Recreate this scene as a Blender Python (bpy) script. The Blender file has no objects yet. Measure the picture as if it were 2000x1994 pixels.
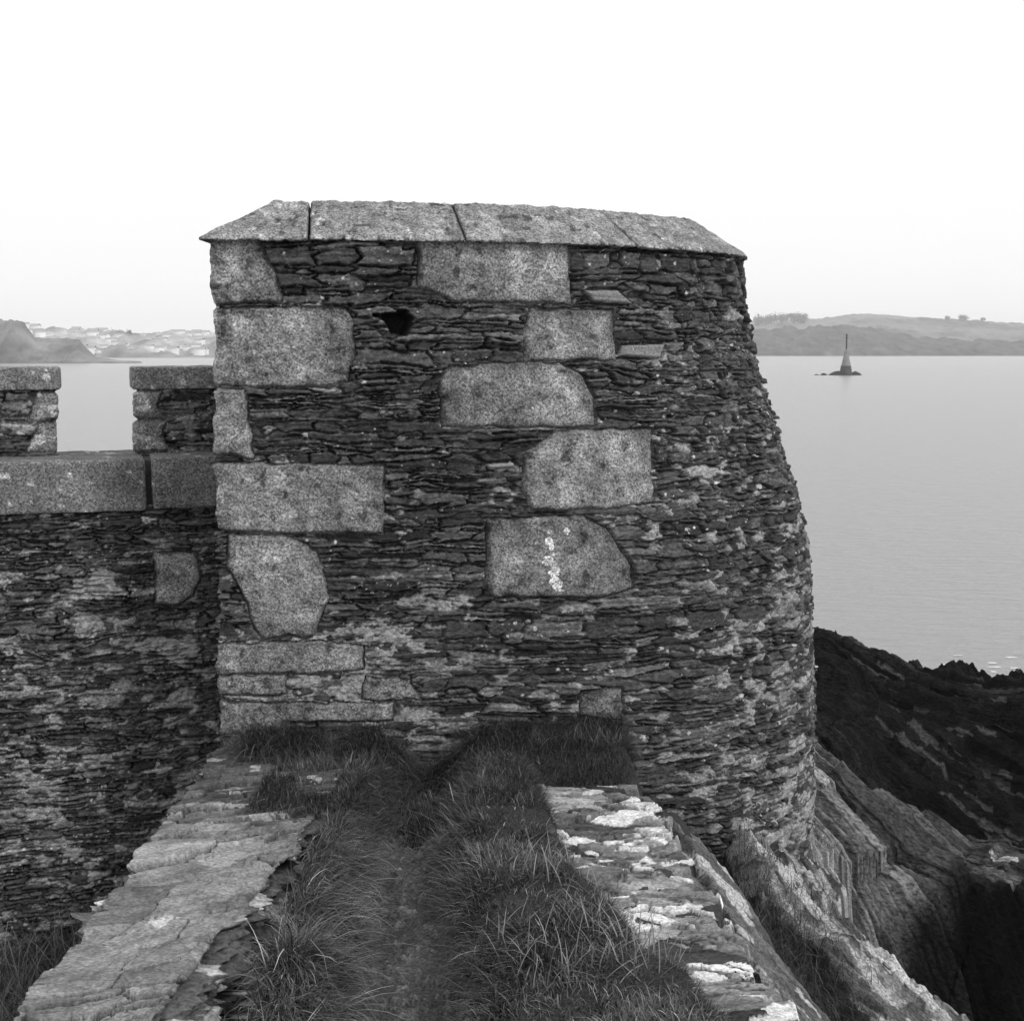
import bpy, math, random
import numpy as np
R_ = math.radians
random.seed(7)
rng = np.random.default_rng(11)
sc = bpy.context.scene
EYE = 10.0                       # camera height above the sea

# ------------------------------------------------------------ camera
cd = bpy.data.cameras.new("camera"); cam = bpy.data.objects.new("camera", cd)
sc.collection.objects.link(cam); sc.camera = cam
cam.location = (0, 0, EYE); cam.rotation_euler = (R_(90 - 6.5), 0, 0)
cd.sensor_fit = 'HORIZONTAL'; cd.sensor_width = 36; cd.lens = 36 * 2780 / 2000
cd.clip_start = .05; cd.clip_end = 30000

# ------------------------------------------------------------ sky, sun, exposure
w = bpy.data.worlds.new("World"); sc.world = w; w.use_nodes = True
nt = w.node_tree; nt.nodes.clear()
SUN_EL, SUN_AZ = 42, 125           # degrees; azimuth clockwise from +Y
sky = nt.nodes.new('ShaderNodeTexSky'); sky.sky_type = 'NISHITA'; sky.sun_disc = False
sky.sun_elevation = R_(SUN_EL); sky.sun_rotation = R_(SUN_AZ); sky.dust_density = 6; sky.air_density = 1.5
bw = nt.nodes.new('ShaderNodeRGBToBW'); nt.links.new(sky.outputs[0], bw.inputs[0])
mx = nt.nodes.new('ShaderNodeMix'); mx.data_type = 'FLOAT'; mx.inputs[0].default_value = .86
nt.links.new(bw.outputs[0], mx.inputs[2]); mx.inputs[3].default_value = 11.8      # thick even cloud
bg = nt.nodes.new('ShaderNodeBackground'); bg.inputs[1].default_value = .1
nt.links.new(mx.outputs[0], bg.inputs[0])
wo = nt.nodes.new('ShaderNodeOutputWorld'); nt.links.new(bg.outputs[0], wo.inputs[0])
sl = bpy.data.lights.new("sun", 'SUN'); sl.energy = 1.5; sl.angle = R_(14); sl.color = (1, 1, 1)
so = bpy.data.objects.new("sun", sl); sc.collection.objects.link(so)
so.rotation_euler = (R_(90 - SUN_EL), 0, R_(180 - SUN_AZ))
so.location = (0, 0, 60)
vs = sc.view_settings; vs.view_transform = 'Standard'; vs.look = 'None'; vs.exposure = 0; vs.gamma = 1
sc.cycles.volume_bounces = 1; sc.cycles.max_bounces = 6

# ------------------------------------------------------------ numpy noise
def hsh(a, b, s):
    a = a.astype(np.int64); b = b.astype(np.int64)
    n = (a * 374761393 + b * 668265263 + s * 974634777) & 0xffffffff
    n = ((n ^ (n >> 13)) * 1274126177) & 0xffffffff
    n = n ^ (n >> 16)
    return (n & 0xffff) / 32767.5 - 1
def vn(x, y, s=0):
    xi = np.floor(x); yi = np.floor(y); fx = x - xi; fy = y - yi
    fx = fx * fx * (3 - 2 * fx); fy = fy * fy * (3 - 2 * fy)
    a = hsh(xi, yi, s); b = hsh(xi + 1, yi, s); c = hsh(xi, yi + 1, s); d = hsh(xi + 1, yi + 1, s)
    return (a + (b - a) * fx) * (1 - fy) + (c + (d - c) * fx) * fy
def fbm(x, y, s=0, o=4, g=.5):
    t = 0; am = 1; n = 0
    for k in range(o):
        t = t + am * vn(x * 2.03 ** k + 17.3 * k, y * 2.03 ** k - 9.1 * k, s + k); n += am; am *= g
    return t / n
def ridge(x, y, s=0, o=4, g=.5):
    t = 0; am = 1; n = 0
    for k in range(o):
        t = t + am * (1 - 2 * abs(vn(x * 2.03 ** k + 7.3 * k, y * 2.03 ** k, s + k))); n += am; am *= g
    return t / n
def sst(a, b, x):
    t = np.clip((x - a) / (b - a), 0, 1); return t * t * (3 - 2 * t)
def polysd(poly, X, Y):
    """signed distance, positive inside"""
    p = np.array(poly); d = np.full(X.shape, 1e9); ins = np.zeros(X.shape, bool)
    for i in range(len(p)):
        a = p[i]; b = p[(i + 1) % len(p)]; e = b - a
        t = np.clip(((X - a[0]) * e[0] + (Y - a[1]) * e[1]) / (e @ e + 1e-12), 0, 1)
        d = np.minimum(d, np.hypot(X - a[0] - t * e[0], Y - a[1] - t * e[1]))
        if abs(e[1]) > 1e-9:
            c = ((a[1] > Y) != (b[1] > Y)) & (X < e[0] * (Y - a[1]) / e[1] + a[0]); ins ^= c
    return np.where(ins, d, -d)

# ------------------------------------------------------------ objects
C = sc.collection
def tag(o, label=None, cat=None, group=None, kind=None):
    if label: o['label'] = label
    if cat: o['category'] = cat
    if group: o['group'] = group
    if kind: o['kind'] = kind
    return o
def thing(name, loc, label, cat, group=None):
    o = bpy.data.objects.new(name, None); C.objects.link(o); o.location = loc; o.empty_display_size = .3
    return tag(o, label, cat, group)
def wloc(o):
    v = np.zeros(3)
    while o is not None: v = v + np.array(o.location); o = o.parent
    return v
def mesh_obj(name, V, Fq, tone=None, mat=None, parent=None, smooth=True, tri=False):
    V = np.asarray(V, np.float64).reshape(-1, 3)
    if parent is not None: V = V - wloc(parent)
    Fq = np.asarray(Fq, np.int32); k = Fq.shape[1]
    me = bpy.data.meshes.new(name)
    me.vertices.add(len(V)); me.vertices.foreach_set('co', V.astype(np.float32).ravel())
    me.loops.add(Fq.size); me.loops.foreach_set('vertex_index', Fq.ravel())
    me.polygons.add(len(Fq)); me.polygons.foreach_set('loop_start', np.arange(0, Fq.size, k, dtype=np.int32))
    me.update(calc_edges=True)
    if smooth: me.polygons.foreach_set('use_smooth', np.ones(len(Fq), bool))
    if tone is not None:
        at = me.attributes.new('tone', 'FLOAT', 'POINT'); at.data.foreach_set('value', np.asarray(tone, np.float32).ravel())
    me.validate(); 
    if mat: me.materials.append(mat)
    o = bpy.data.objects.new(name, me); C.objects.link(o)
    if parent is not None: o.parent = parent
    return o
def gridfaces(nr, nc):
    i = np.arange(nr - 1)[:, None] * nc + np.arange(nc - 1)[None, :]
    return np.stack([i, i + 1, i + nc + 1, i + nc], -1).reshape(-1, 4)
def grid_obj(name, P, tone, mat, parent=None, keep=None, smooth=True):
    nr, nc = P.shape[:2]; Fq = gridfaces(nr, nc); V = P.reshape(-1, 3); t = None if tone is None else tone.ravel()
    if keep is not None:
        Fq = Fq[keep[:-1, :-1].ravel()]
        if len(Fq) == 0: return None
        us, inv = np.unique(Fq, return_inverse=True); Fq = inv.reshape(-1, 4); V = V[us]; t = None if t is None else t[us]
    return mesh_obj(name, V, Fq, t, mat, parent, smooth)

# ------------------------------------------------------------ materials (all neutral: the place is seen in black and white)
def gray(v): return (v, v, v, 1)
def mat_stone(name, amt=.35, sc1=120, bump=.4, bd=.002, rough=.88, base=None, stretch=(1, 1, 1), crystals=0, spec=.25, mott=0, rot=0):
    m = bpy.data.materials.new(name); m.use_nodes = True; n = m.node_tree; N = n.nodes; L = n.links
    b = N['Principled BSDF']; b.inputs['Roughness'].default_value = rough; b.inputs['Specular IOR Level'].default_value = spec
    tc = N.new('ShaderNodeTexCoord'); mp = N.new('ShaderNodeMapping'); L.new(tc.outputs['Object'], mp.inputs[0]); mp.inputs['Scale'].default_value = stretch; mp.vector_type = 'TEXTURE' if rot else 'POINT'
    if rot: mp.inputs['Rotation'].default_value = (0, 0, R_(rot)); mp.inputs['Scale'].default_value = tuple(1 / q for q in stretch)
    nz = N.new('ShaderNodeTexNoise'); nz.inputs['Scale'].default_value = sc1; nz.inputs['Detail'].default_value = 5; nz.inputs['Roughness'].default_value = .65
    L.new(mp.outputs[0], nz.inputs['Vector'])
    mr = N.new('ShaderNodeMapRange'); mr.inputs[1].default_value = .32; mr.inputs[2].default_value = .68
    mr.inputs[3].default_value = 1 - amt; mr.inputs[4].default_value = 1 + amt; L.new(nz.outputs[0], mr.inputs[0])
    last = mr.outputs[0]
    def mul(a, c):
        q = N.new('ShaderNodeMath'); q.operation = 'MULTIPLY'; L.new(a, q.inputs[0])
        if isinstance(c, float): q.inputs[1].default_value = c
        else: L.new(c, q.inputs[1])
        return q.outputs[0]
    if crystals:
        vo = N.new('ShaderNodeTexVoronoi'); vo.inputs['Scale'].default_value = crystals; L.new(mp.outputs[0], vo.inputs['Vector'])
        sp = N.new('ShaderNodeSeparateColor'); L.new(vo.outputs['Color'], sp.inputs[0])
        cr = N.new('ShaderNodeMapRange'); cr.inputs[3].default_value = .4; cr.inputs[4].default_value = 1.6; L.new(sp.outputs[0], cr.inputs[0])
        last = mul(last, cr.outputs[0])
    if mott:
        n2 = N.new('ShaderNodeTexNoise'); n2.inputs['Scale'].default_value = 9; n2.inputs['Detail'].default_value = 6; L.new(tc.outputs['Object'], n2.inputs['Vector'])
        m2 = N.new('ShaderNodeMapRange'); m2.inputs[1].default_value = .3; m2.inputs[2].default_value = .7; m2.inputs[3].default_value = 1 - mott; m2.inputs[4].default_value = 1 + mott
        L.new(n2.outputs[0], m2.inputs[0]); last = mul(last, m2.outputs[0])
    if base is None:
        at = N.new('ShaderNodeAttribute'); at.attribute_name = 'tone'; last = mul(last, at.outputs['Fac'])
    else: last = mul(last, float(base))
    L.new(last, b.inputs['Base Color'])
    if bump:
        bp = N.new('ShaderNodeBump'); bp.inputs['Strength'].default_value = bump; bp.inputs['Distance'].default_value = bd
        L.new(nz.outputs[0], bp.inputs['Height']); L.new(bp.outputs[0], b.inputs['Normal'])
    return m
M_slate = mat_stone('slate', .6, 150, .7, .004, stretch=(.7, .7, 1.6))
M_granite = mat_stone('granite', .45, 130, .6, .004, crystals=170, mott=.25)
M_rock = mat_stone('rock', .55, 70, .8, .012)
M_slab = mat_stone('slate_slab', .5, 130, .7, .004, stretch=(.75, 1.2, 1), mott=.2)
M_ground = mat_stone('soil', .7, 110, .9, .012, mott=.25)
M_shore = mat_stone('wet_rock', .8, 26, .9, .04, rough=.95, spec=.06, stretch=(.5, 1.3, 1.3), rot=-49)
M_bed = mat_stone('bedded_rock', .7, 120, .9, .008, stretch=(1.3, .5, 1.3), rot=17)
M_far = mat_stone('far_land', .3, .05, 0)
M_grass = mat_stone('grass_blade', .1, 30, 0, rough=.7, spec=.2)
M_leaf = mat_stone('leaf', .2, 1, 0, rough=.8, base=.05)

# ------------------------------------------------------------ masonry layout
def lay(u0, u1, z0, z1, hf, wf, seed):
    """random courses -> (u, z, halfwidth, halfheight, tilt)"""
    r = np.random.default_rng(seed); out = []; z = z0
    while z < z1:
        h = hf(.5 * (u0 + u1), z) * float(np.clip(r.lognormal(0, .45), .5, 2.6)); u = u0 - r.random() * .1
        while u < u1:
            hh = h; k = hf(u, z) / hf(.5 * (u0 + u1), z)
            wd = wf(u, z) * float(np.clip(r.lognormal(0, .5), .35, 2.6))
            q = r.random()
            if q < .3 and h > hf(u, z) * .8:
                s = .35 + .3 * r.random()
                out.append((u + wd / 2, z + h * s / 2, wd / 2, h * s / 2, r.normal(0, .03)))
                out.append((u + wd / 2 + r.normal(0, .02), z + h * (s + (1 - s) / 2), wd / 2 * r.uniform(.7, 1.1), h * (1 - s) / 2, r.normal(0, .03)))
            else:
                out.append((u + wd / 2, z + h / 2 + r.normal(0, .2 * h), wd / 2 * r.uniform(.8, 1.15), hh / 2 * r.uniform(.6, 1.35), r.normal(0, .09)))
            u += wd
        z += h
    return out
def raster(U, Z, du, dz, seeds, p=2.6, wp=1., pw=None):
    F1 = np.full(U.shape, 9.); F2 = F1.copy(); ID = np.full(U.shape, -1, np.int32)
    u0 = U[0, 0]; z0 = Z[0, 0]; nr, nc = U.shape
    wu = (fbm(U * 9, Z * 22, 3, 3) * .018 + fbm(U * 60, Z * 110, 13, 2) * .004) * wp; wz = (fbm(U * 6, Z * 12, 5, 4) * .011 + fbm(U * 45, Z * 90, 6, 3) * .0036) * wp
    Uw = U + wu; Zw = Z + wz
    q_ = np.random.default_rng(3); pr = np.where(q_.random(len(seeds)) < .45, q_.uniform(1.3, 2.0, len(seeds)), q_.uniform(2.6, 5.5, len(seeds))) if p > 2.5 else q_.uniform(1.4, 3.2, len(seeds))
    for i, (su, sz, a, b, t) in enumerate(seeds):
        A = 1.7 * a + .03; B = 2.0 * b + .03
        c0 = max(0, int((su - A - u0) / du)); c1 = min(nc, int((su + A - u0) / du) + 1)
        r0 = max(0, int((sz - B - z0) / dz)); r1 = min(nr, int((sz + B - z0) / dz) + 1)
        if c0 >= c1 or r0 >= r1: continue
        x = Uw[r0:r1, c0:c1] - su; y = Zw[r0:r1, c0:c1] - sz - t * x
        pp_ = pr[i]; f = (abs(x / a) ** pp_ + abs(y / b) ** pp_) ** (1 / pp_)
        f1 = F1[r0:r1, c0:c1]; f2 = F2[r0:r1, c0:c1]; s = f < f1
        F2[r0:r1, c0:c1] = np.where(s, f1, np.minimum(f2, f)); F1[r0:r1, c0:c1] = np.where(s, f, f1)
        ID[r0:r1, c0:c1] = np.where(s, i, ID[r0:r1, c0:c1])
    D = F2 - F1; gz, gu = np.gradient(D, dz, du); g = np.hypot(gu, gz) + 2.0
    return ID, D / g, Uw, Zw
def masonry(U, Z, du, dz, seeds, blocks, seed=0, mortar=None, dark=1., tone0=.05, hole=None, depth=.03, lich=1., mtone=.2, light=(), prot=.007, lw=.4):
    """returns height, tone, block-id for a wall of slate rubble with granite blocks let in"""
    ID, E, Uw, Zw = raster(U, Z, du, dz, seeds)
    n = len(seeds) + 1; r = np.random.default_rng(seed + 5)
    base = r.normal(0, prot, n); tn = tone0 * np.exp(r.normal(0, .38, n)); ta = r.normal(0, .05, n); tb = r.normal(0, .16, n)
    pale = r.random(n) < .03; tn[pale] *= 2.6
    sa = np.array([s[:2] for s in seeds] + [(0, 0)])
    du_ = U - sa[ID, 0]; dz_ = Z - sa[ID, 1]
    lam = fbm(Uw * 6, Zw * 170, seed + 2, 3)
    lamc = fbm(Uw * 4, Zw * 60, seed + 12, 3)
    hs = base[ID] + np.clip(ta[ID] * du_ + tb[ID] * dz_, -.008, .008) + lam * .0022 + lamc * .003 + fbm(U * 30, Z * 45, seed + 3, 3) * .0022
    bid = np.zeros(U.shape, np.int32); gap = .0006 + .0026 * (fbm(U * 14, Z * 20, seed + 9, 3) + .4).clip(0)
    G = np.full(U.shape, -1.)
    for k, pl in enumerate(blocks):
        pp = np.array(pl); m = .12
        c0 = max(0, int((pp[:, 0].min() - m - U[0, 0]) / du)); c1 = min(U.shape[1], int((pp[:, 0].max() + m - U[0, 0]) / du) + 1)
        r0 = max(0, int((pp[:, 1].min() - m - Z[0, 0]) / dz)); r1 = min(U.shape[0], int((pp[:, 1].max() + m - Z[0, 0]) / dz) + 1)
        if c0 >= c1 or r0 >= r1: continue
        u = U[r0:r1, c0:c1]; z = Z[r0:r1, c0:c1]
        sd = polysd(pl, u, z) + fbm(u * 18, z * 18, 40 + k, 5) * .011 - .001
        s = sd > G[r0:r1, c0:c1]
        G[r0:r1, c0:c1] = np.where(s, sd, G[r0:r1, c0:c1]); bid[r0:r1, c0:c1] = np.where(s & (sd > -.003), k + 1, bid[r0:r1, c0:c1])
    jd = .35 + .65 * sst(-.25, .25, fbm(U * 11, Z * 20, seed + 60, 3)); E = np.minimum(E, np.abs(G) * 1.0)
    E = np.where(G > 0, G, E)
    isg = bid > 0
    mm = lw * fbm(U * 4.5, Z * 9, seed + 21, 4) + .75 * fbm(U * 16, Z * 30, seed + 22, 3)
    if mortar is not None: mm = mm + mortar
    fill = sst(-.1, .45, mm)                                            # how full the joints are
    rnd = sst(0, .007, E - gap)
    h = hs - (hs + depth) * jd * (1 - rnd ** .6)
    hm = -.026 + .027 * fill + fbm(U * 45, Z * 60, seed + 23, 4) * .008 + .007 * fbm(U * 9, Z * 14, seed + 25, 3)
    grit = fbm(U * 75, Z * 130, seed + 6, 3)
    tone = tn[ID] * (1 + .45 * lam + .45 * fbm(U * 14, Z * 34, seed + 4, 4) + .9 * grit).clip(.2)
    rim = np.exp(-((E - gap - .005) / .003) ** 2)
    tone = tone * (1 - .5 * jd * (1 - rnd)) * (1 + .55 * rim * (fbm(U * 20, Z * 30, seed + 8, 2) > -.1))
    for pl in light:
        sd = polysd(pl, U, Z); tone = np.where(sd > 0, .2 * (1 + .4 * lam), tone); h = np.where(sd > -.012, np.where(sd > 0, .008 * sst(0, .01, sd) + lam * .002, -.022), h)
    mt = mtone * (1 + .75 * fbm(U * 80, Z * 95, seed + 24, 3) + .3 * fbm(U * 9, Z * 9, seed + 26, 2)).clip(.15) * (.62 + .5 * fill)
    ism = (hm > h) & ~isg
    h = np.where(ism, hm, h); tone = np.where(ism, mt * sst(-.02, -.004, hm) + .02, tone)
    # granite face
    gr = r.normal(.004, .004, len(blocks) + 1); gt = .197 * np.exp(r.normal(0, .2, len(blocks) + 1))
    hg = gr[bid] + fbm(U * 8, Z * 8, seed + 31, 3) * .010 + fbm(U * 40, Z * 50, seed + 32, 4) * .005
    hg = hg - (hg + .024) * (.35 + .65 * jd) * (1 - sst(-.002, .012, G) ** .5)
    pm = fbm(U * 6, Z * 6, seed + 33, 4)
    pm2 = fbm(U * 22, Z * 22, seed + 35, 4)
    tg = gt[bid] * (1 + .55 * pm + .5 * pm2) * (.7 + .3 * sst(0, .022 + .02 * (1 + pm), G)) * (1 + .35 * fbm(U * 14, Z * 2.5, seed + 36, 3)); tg = np.where((pm > .34) & (pm2 > -.1), tg * 1.35, tg); tg = np.where(pm2 < -.45, tg * .5, tg)
    h = np.where(isg, hg, h); tone = np.where(isg, tg, tone)
    # crustose lichen: small roundish pale spots in colonies
    dens = 1.25 * fbm(U * 5, Z * 12, seed + 50, 4); ns = int(900 * lich * (U.max() - U.min()) * (Z.max() - Z.min()))
    ru = r.uniform(U.min(), U.max(), ns); rz = r.uniform(Z.min(), Z.max(), ns)
    for a, b in zip(ru, rz):
        j = int((a - U[0, 0]) / du); i = int((b - Z[0, 0]) / dz)
        if dens[i, j] < r.uniform(-.1, .7) or (isg[i, j] and r.random() < .8) or (ism[i, j]): continue
        rad = float(np.clip(r.lognormal(-5.9, .55), .0018, .013)); k = int(rad * 1.6 / du) + 2
        s_ = (slice(max(0, i - k), i + k + 1), slice(max(0, j - k), j + k + 1))
        d = np.hypot(U[s_] - a, (Z[s_] - b) * 1.25) + fbm(U[s_] * 200, Z[s_] * 200, 3, 2) * rad * .5
        tone[s_] = np.where(d < rad, r.uniform(.22, .55), tone[s_])
    if hole is not None:
        sd = polysd(hole, U, Z) + fbm(U * 40, Z * 60, 77, 3) * .008
        h = np.where(sd > 0, np.minimum(h, -.03 - .12 * sst(0, .015, sd)), h); tone = np.where(sd > 0, .03, tone)
    return h, (tone * dark).clip(.012, .75), bid

# ------------------------------------------------------------ plan curves
def spline(pts):
    pts = np.array(pts, float); p = np.vstack([2 * pts[0] - pts[1], pts, 2 * pts[-1] - pts[-2]]); Q = []
    t = np.linspace(0, 1, 120, endpoint=False)[:, None]
    for i in range(1, len(p) - 2):
        a, b, c, d = p[i - 1:i + 3]
        Q.append(.5 * ((2 * b) + (-a + c) * t + (2 * a - 5 * b + 4 * c - d) * t ** 2 + (-a + 3 * b - 3 * c + d) * t ** 3))
    return np.vstack(Q + [pts[-1:]])
class Plan:
    def __init__(s, Q, zero=0., sm=.014):
        s.Q = np.asarray(Q, float); s.L = np.r_[0, np.cumsum(np.linalg.norm(np.diff(s.Q, axis=0), axis=1))] - zero; s.sm = sm
    def at(s, u):
        x = np.interp(u, s.L, s.Q[:, 0]); y = np.interp(u, s.L, s.Q[:, 1]); e = s.sm
        dx = np.interp(u + e, s.L, s.Q[:, 0]) - np.interp(u - e, s.L, s.Q[:, 0]); dy = np.interp(u + e, s.L, s.Q[:, 1]) - np.interp(u - e, s.L, s.Q[:, 1])
        n = np.hypot(dx, dy) + 1e-12
        return x, y, dy / n, -dx / n
# rounded bastion: flat face towards the path, curving away on the right
FR = spline([(-1.11, 5.30), (-.80, 5.31), (-.45, 5.36), (-.10, 5.44), (.23, 5.57), (.49, 5.73), (.73, 5.92), (.91, 6.11), (1.005, 6.32), (1.04, 6.6), (1.05, 7.1), (1.05, 7.9)])
tower_plan = Plan(np.vstack([[(-1.11, 6.9)], FR]), zero=1.6)
cope_plan = Plan(np.vstack([[(-1.30, 5.30)], FR]), zero=.19)
BZ = [.4, .2, -.02, -.15, -.32, -.47, -.62, -.78, -.95, -1.3, -1.6, -2.3]
BB = [0, .025, .065, .10, .155, .20, .25, .29, .325, .345, .355, .375]

# ============================================================ TOWER
tower = thing('stone_bastion', (-.05, 6.1, EYE - 1.5), 'rounded slate rubble bastion with granite quoins and sloping coping at the path end', 'bastion')
blocks = {'q1': [(-.3, 0.42), (0.184, 0.42), (0.202, 0.332), (0.238, 0.29), (0.27, 0.165), (-.22, 0.155)],
'q2': [(-.2, 0.147), (0.496, 0.152), (0.522, 0.08), (0.53, -0.025), (0.494, -0.121), (0.452, -0.143), (-.25, -0.141)],
'q3': [(-.4, -0.148), (0.114, -0.153), (0.126, -0.248), (0.136, -0.356), (0.14, -0.411), (0.082, -0.398), (-.4, -0.4)],
'q4': [(-.2, -0.423), (0.634, -0.438), (0.626, -0.701), (0.27, -0.694), (0.082, -0.684), (-.25, -0.684)],
'q5': [(0.042, -0.699), (0.27, -0.704), (0.378, -0.761), (0.406, -0.861), (0.416, -0.944), (0.354, -1.086), (0.324, -1.096), (0.264, -1.079), (0.174, -1.099), (0.134, -1.061), (0.088, -0.919), (0.03, -0.799)],
'q6': [(-.3, -1.114), (0.374, -1.106), (0.554, -1.121), (0.548, -1.219), (0.452, -1.232), (-.3, -1.227)],
'q7': [(-.2, -1.232), (0.252, -1.234), (0.256, -1.314), (-.2, -1.312)],
'q8': [(0.552, -1.247), (0.725, -1.259), (0.759, -1.347), (0.53, -1.342)],
'q9': [(-.3, -1.317), (0.663, -1.354), (0.653, -1.427), (0.248, -1.422), (0.226, -1.579), (-.3, -1.702)],
'b1': [(0.759, 0.42), (1.365, 0.42), (1.375, 0.167), (0.907, 0.17), (0.767, 0.23)],
'b2': [(1.199, 0.15), (1.553, 0.15), (1.553, -0.048), (1.173, -0.053), (1.165, 0.035)],
'b3': [(0.885, -0.065), (1.323, -0.058), (1.419, -0.108), (1.457, -0.191), (1.447, -0.306), (0.853, -0.298), (0.841, -0.116)],
'b4': [(1.277, -0.321), (1.697, -0.311), (1.651, -0.606), (1.525, -0.616), (1.185, -0.616), (1.155, -0.531), (1.163, -0.408)],
'b5': [(1.019, -0.651), (1.367, -0.641), (1.451, -0.689), (1.535, -0.836), (1.531, -0.929), (1.411, -0.959), (1.035, -0.951), (1.007, -0.896)],
's3': [(1.335, -1.314), (1.487, -1.312), (1.475, -1.442), (1.329, -1.419)]}
du = dz = .0033
U, Z = np.meshgrid(np.arange(-.42, 3.15, du), np.arange(-2.32, .415, dz))
seeds = lay(-.45, 3.2, -2.35, .45,
            lambda u, z: .024 + .010 * sst(1.3, 2., u) ,
            lambda u, z: .15 - .095 * sst(1.35, 2.05, u), 3)
Mo = -.22 + .20 * sst(-.3, -1.0, Z) + .22 * sst(1.3, 2.3, U) * sst(.0, -.8, Z) + .08 * sst(-1., -1.7, Z) + .34 * sst(.95, .5, U) * sst(-.98, -1.12, Z) + .25 * sst(1.05, .8, U) * sst(.35, .5, U) * sst(-.88, -.98, Z)
h, tone, bid = masonry(U, Z, du, dz, seeds, list(blocks.values()), seed=1, mortar=Mo, tone0=.058, lich=1.6,
    hole=[(0.588, 0.127), (0.717, 0.142), (0.757, 0.112), (0.717, 0.045), (0.657, 0.05), (0.636, 0.102)],
    light=[[(1.435, 0.222), (1.583, 0.227), (1.659, 0.172), (1.469, 0.18)], [(1.581, 0.01), (1.797, 0.015), (1.759, -0.043), (1.567, -0.03)],
           [(1.02, -.44), (1.12, -.436), (1.13, -.455), (1.03, -.46)]])
for k, uc in (('b3', 1.30), ('b4', 1.42), ('b5', 1.36)):                  # dressed reveals on the right of three blocks
    i = list(blocks).index(k) + 1; s = bid == i; h = np.where(s, h - .11 * (U - uc).clip(0), h)
for (a, b, rr) in [(1.243, -.70, .009), (1.24, -.735, .011), (1.245, -.765, .010), (1.24, -.81, .024), (1.255, -.855, .019), (1.26, -.905, .022), (1.30, -.70, .009), (1.248, -.79, .008)]:
    d = np.hypot((U - a) * 1.15, Z - b) + fbm(U * 55, Z * 55, 8, 4) * rr * 1.3; tone = np.where(d < rr, .78 - .25 * sst(.0, rr * .6, rr - d), tone)
corner = np.exp(-(U / .05) ** 2)
h = h + corner * (.016 * fbm(Z * 14, Z * 0, 61, 4) - .006) * 1.0
h = h + .012 * fbm(U * 2.1, Z * 2.4, 62, 2)
x, y, nx, ny = tower_plan.at(U)
wgt = sst(.7, 2.0, U); off = h + np.interp(Z, BZ[::-1], BB[::-1]) * wgt
P = np.stack([x + nx * off, y + ny * off, Z + EYE], -1)
grid_obj('rubble_wall', P, tone, M_slate, tower, keep=(bid == 0))
for i, k in enumerate(blocks):
    grid_obj('granite_block', P, tone, M_granite, tower, keep=(bid == i + 1))
# rear of the bastion, plain
bk = [(-1.11, 5.6), (-1.11, 7.9), (1.05, 7.9), (1.05, 6.6)]
V = []; 
for (a, b) in bk: V += [(a, b, EYE - 2.4), (a, b, EYE + .42)]
mesh_obj('rear_wall', V, [(0, 1, 3, 2), (2, 3, 5, 4), (4, 5, 7, 6)], np.full(8, .05), M_slate, tower, smooth=False)

def coping(ua, ub, name='coping_stone', tn=.215, dzv=0, seed=0):
    u = np.arange(ua, ub + .002, .006); s = np.r_[np.linspace(0, .3, 56), np.linspace(.34, .5, 4)]
    Uc, S = np.meshgrid(u, s); x, y, nx, ny = cope_plan.at(Uc); Sg = S
    ed = np.minimum(Uc - ua, ub - Uc); lip = .040 - .018 * sst(1.6, 2.3, Uc)
    edw = ed + fbm(Uc * 30, Sg * 30, seed, 3) * .004
    px = x + nx * (lip - Sg); py = y + ny * (lip - Sg)
    px = np.maximum(px, -1.14) if ua < 0 else px; d = np.minimum(Sg, (px + 1.14).clip(0)) if ua < 0 else Sg
    z = .402 + np.minimum(.152, .152 / .235 * d) + dzv
    z = z - .012 * (1 - sst(.13, .19, z - .39)) * 0 - .006 * (1 - sst(0, .012, d))
    if ua > 0: z = z - .010 * (1 - sst(0, .008, Uc - ua + fbm(Uc * 0, Sg * 40, seed, 3) * .004)) 
    z = z - .010 * (1 - sst(0, .008, ub - Uc + fbm(Uc * 0, Sg * 40, seed + 3, 3) * .004))
    z = z + fbm(Uc * 22, Sg * 22, seed + 1, 4) * .008 + fbm(Uc * 90, Sg * 90, seed + 2, 2) * .002
    pm = fbm(Uc * 12, Sg * 12, seed + 7, 4); t = tn * (1 + .3 * pm); t = t * (1 + .5 * fbm(Uc * 45, Sg * 45, seed + 8, 3)); t = np.where(fbm(Uc * 26, Sg * 26, seed + 9, 3) < -.46, t * .35, t); t = t * (.3 + .7 * sst(0, .008, ed))
    t = np.where(fbm(Uc * 20, Sg * 20, seed + 19, 3) > .5, .4, t)
    top = np.stack([px, py, z + EYE], -1)
    # outer lip and soffit rows
    jag = fbm(Uc[:1] * 60, Uc[:1] * 0, seed + 4, 4) * .008
    r1 = top[:1].copy(); r1[..., 2] = EYE + .392 + dzv + jag; r2 = r1.copy(); r2[..., 0] = x[:1] - nx[:1] * .10; r2[..., 1] = y[:1] - ny[:1] * .10
    G = np.concatenate([r2, r1, top], 0); T = np.concatenate([t[:1] * .8, t[:1], t], 0)
    # end cheeks
    e0 = G[:, :1].copy(); e0[..., 2] = EYE + .392 + dzv; e1 = G[:, -1:].copy(); e1[..., 2] = EYE + .392 + dzv
    G = np.concatenate([e0, G, e1], 1); T = np.concatenate([T[:, :1], T, T[:, -1:]], 1)
    return grid_obj(name, G, T, M_granite, tower)
coping(-.03, .362, seed=5); coping(.367, .936, tn=.205, dzv=.002, seed=15); coping(.941, 1.66, tn=.215, dzv=.004, seed=25); coping(1.663, 3.1, tn=.205, dzv=.002, seed=35)

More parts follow.
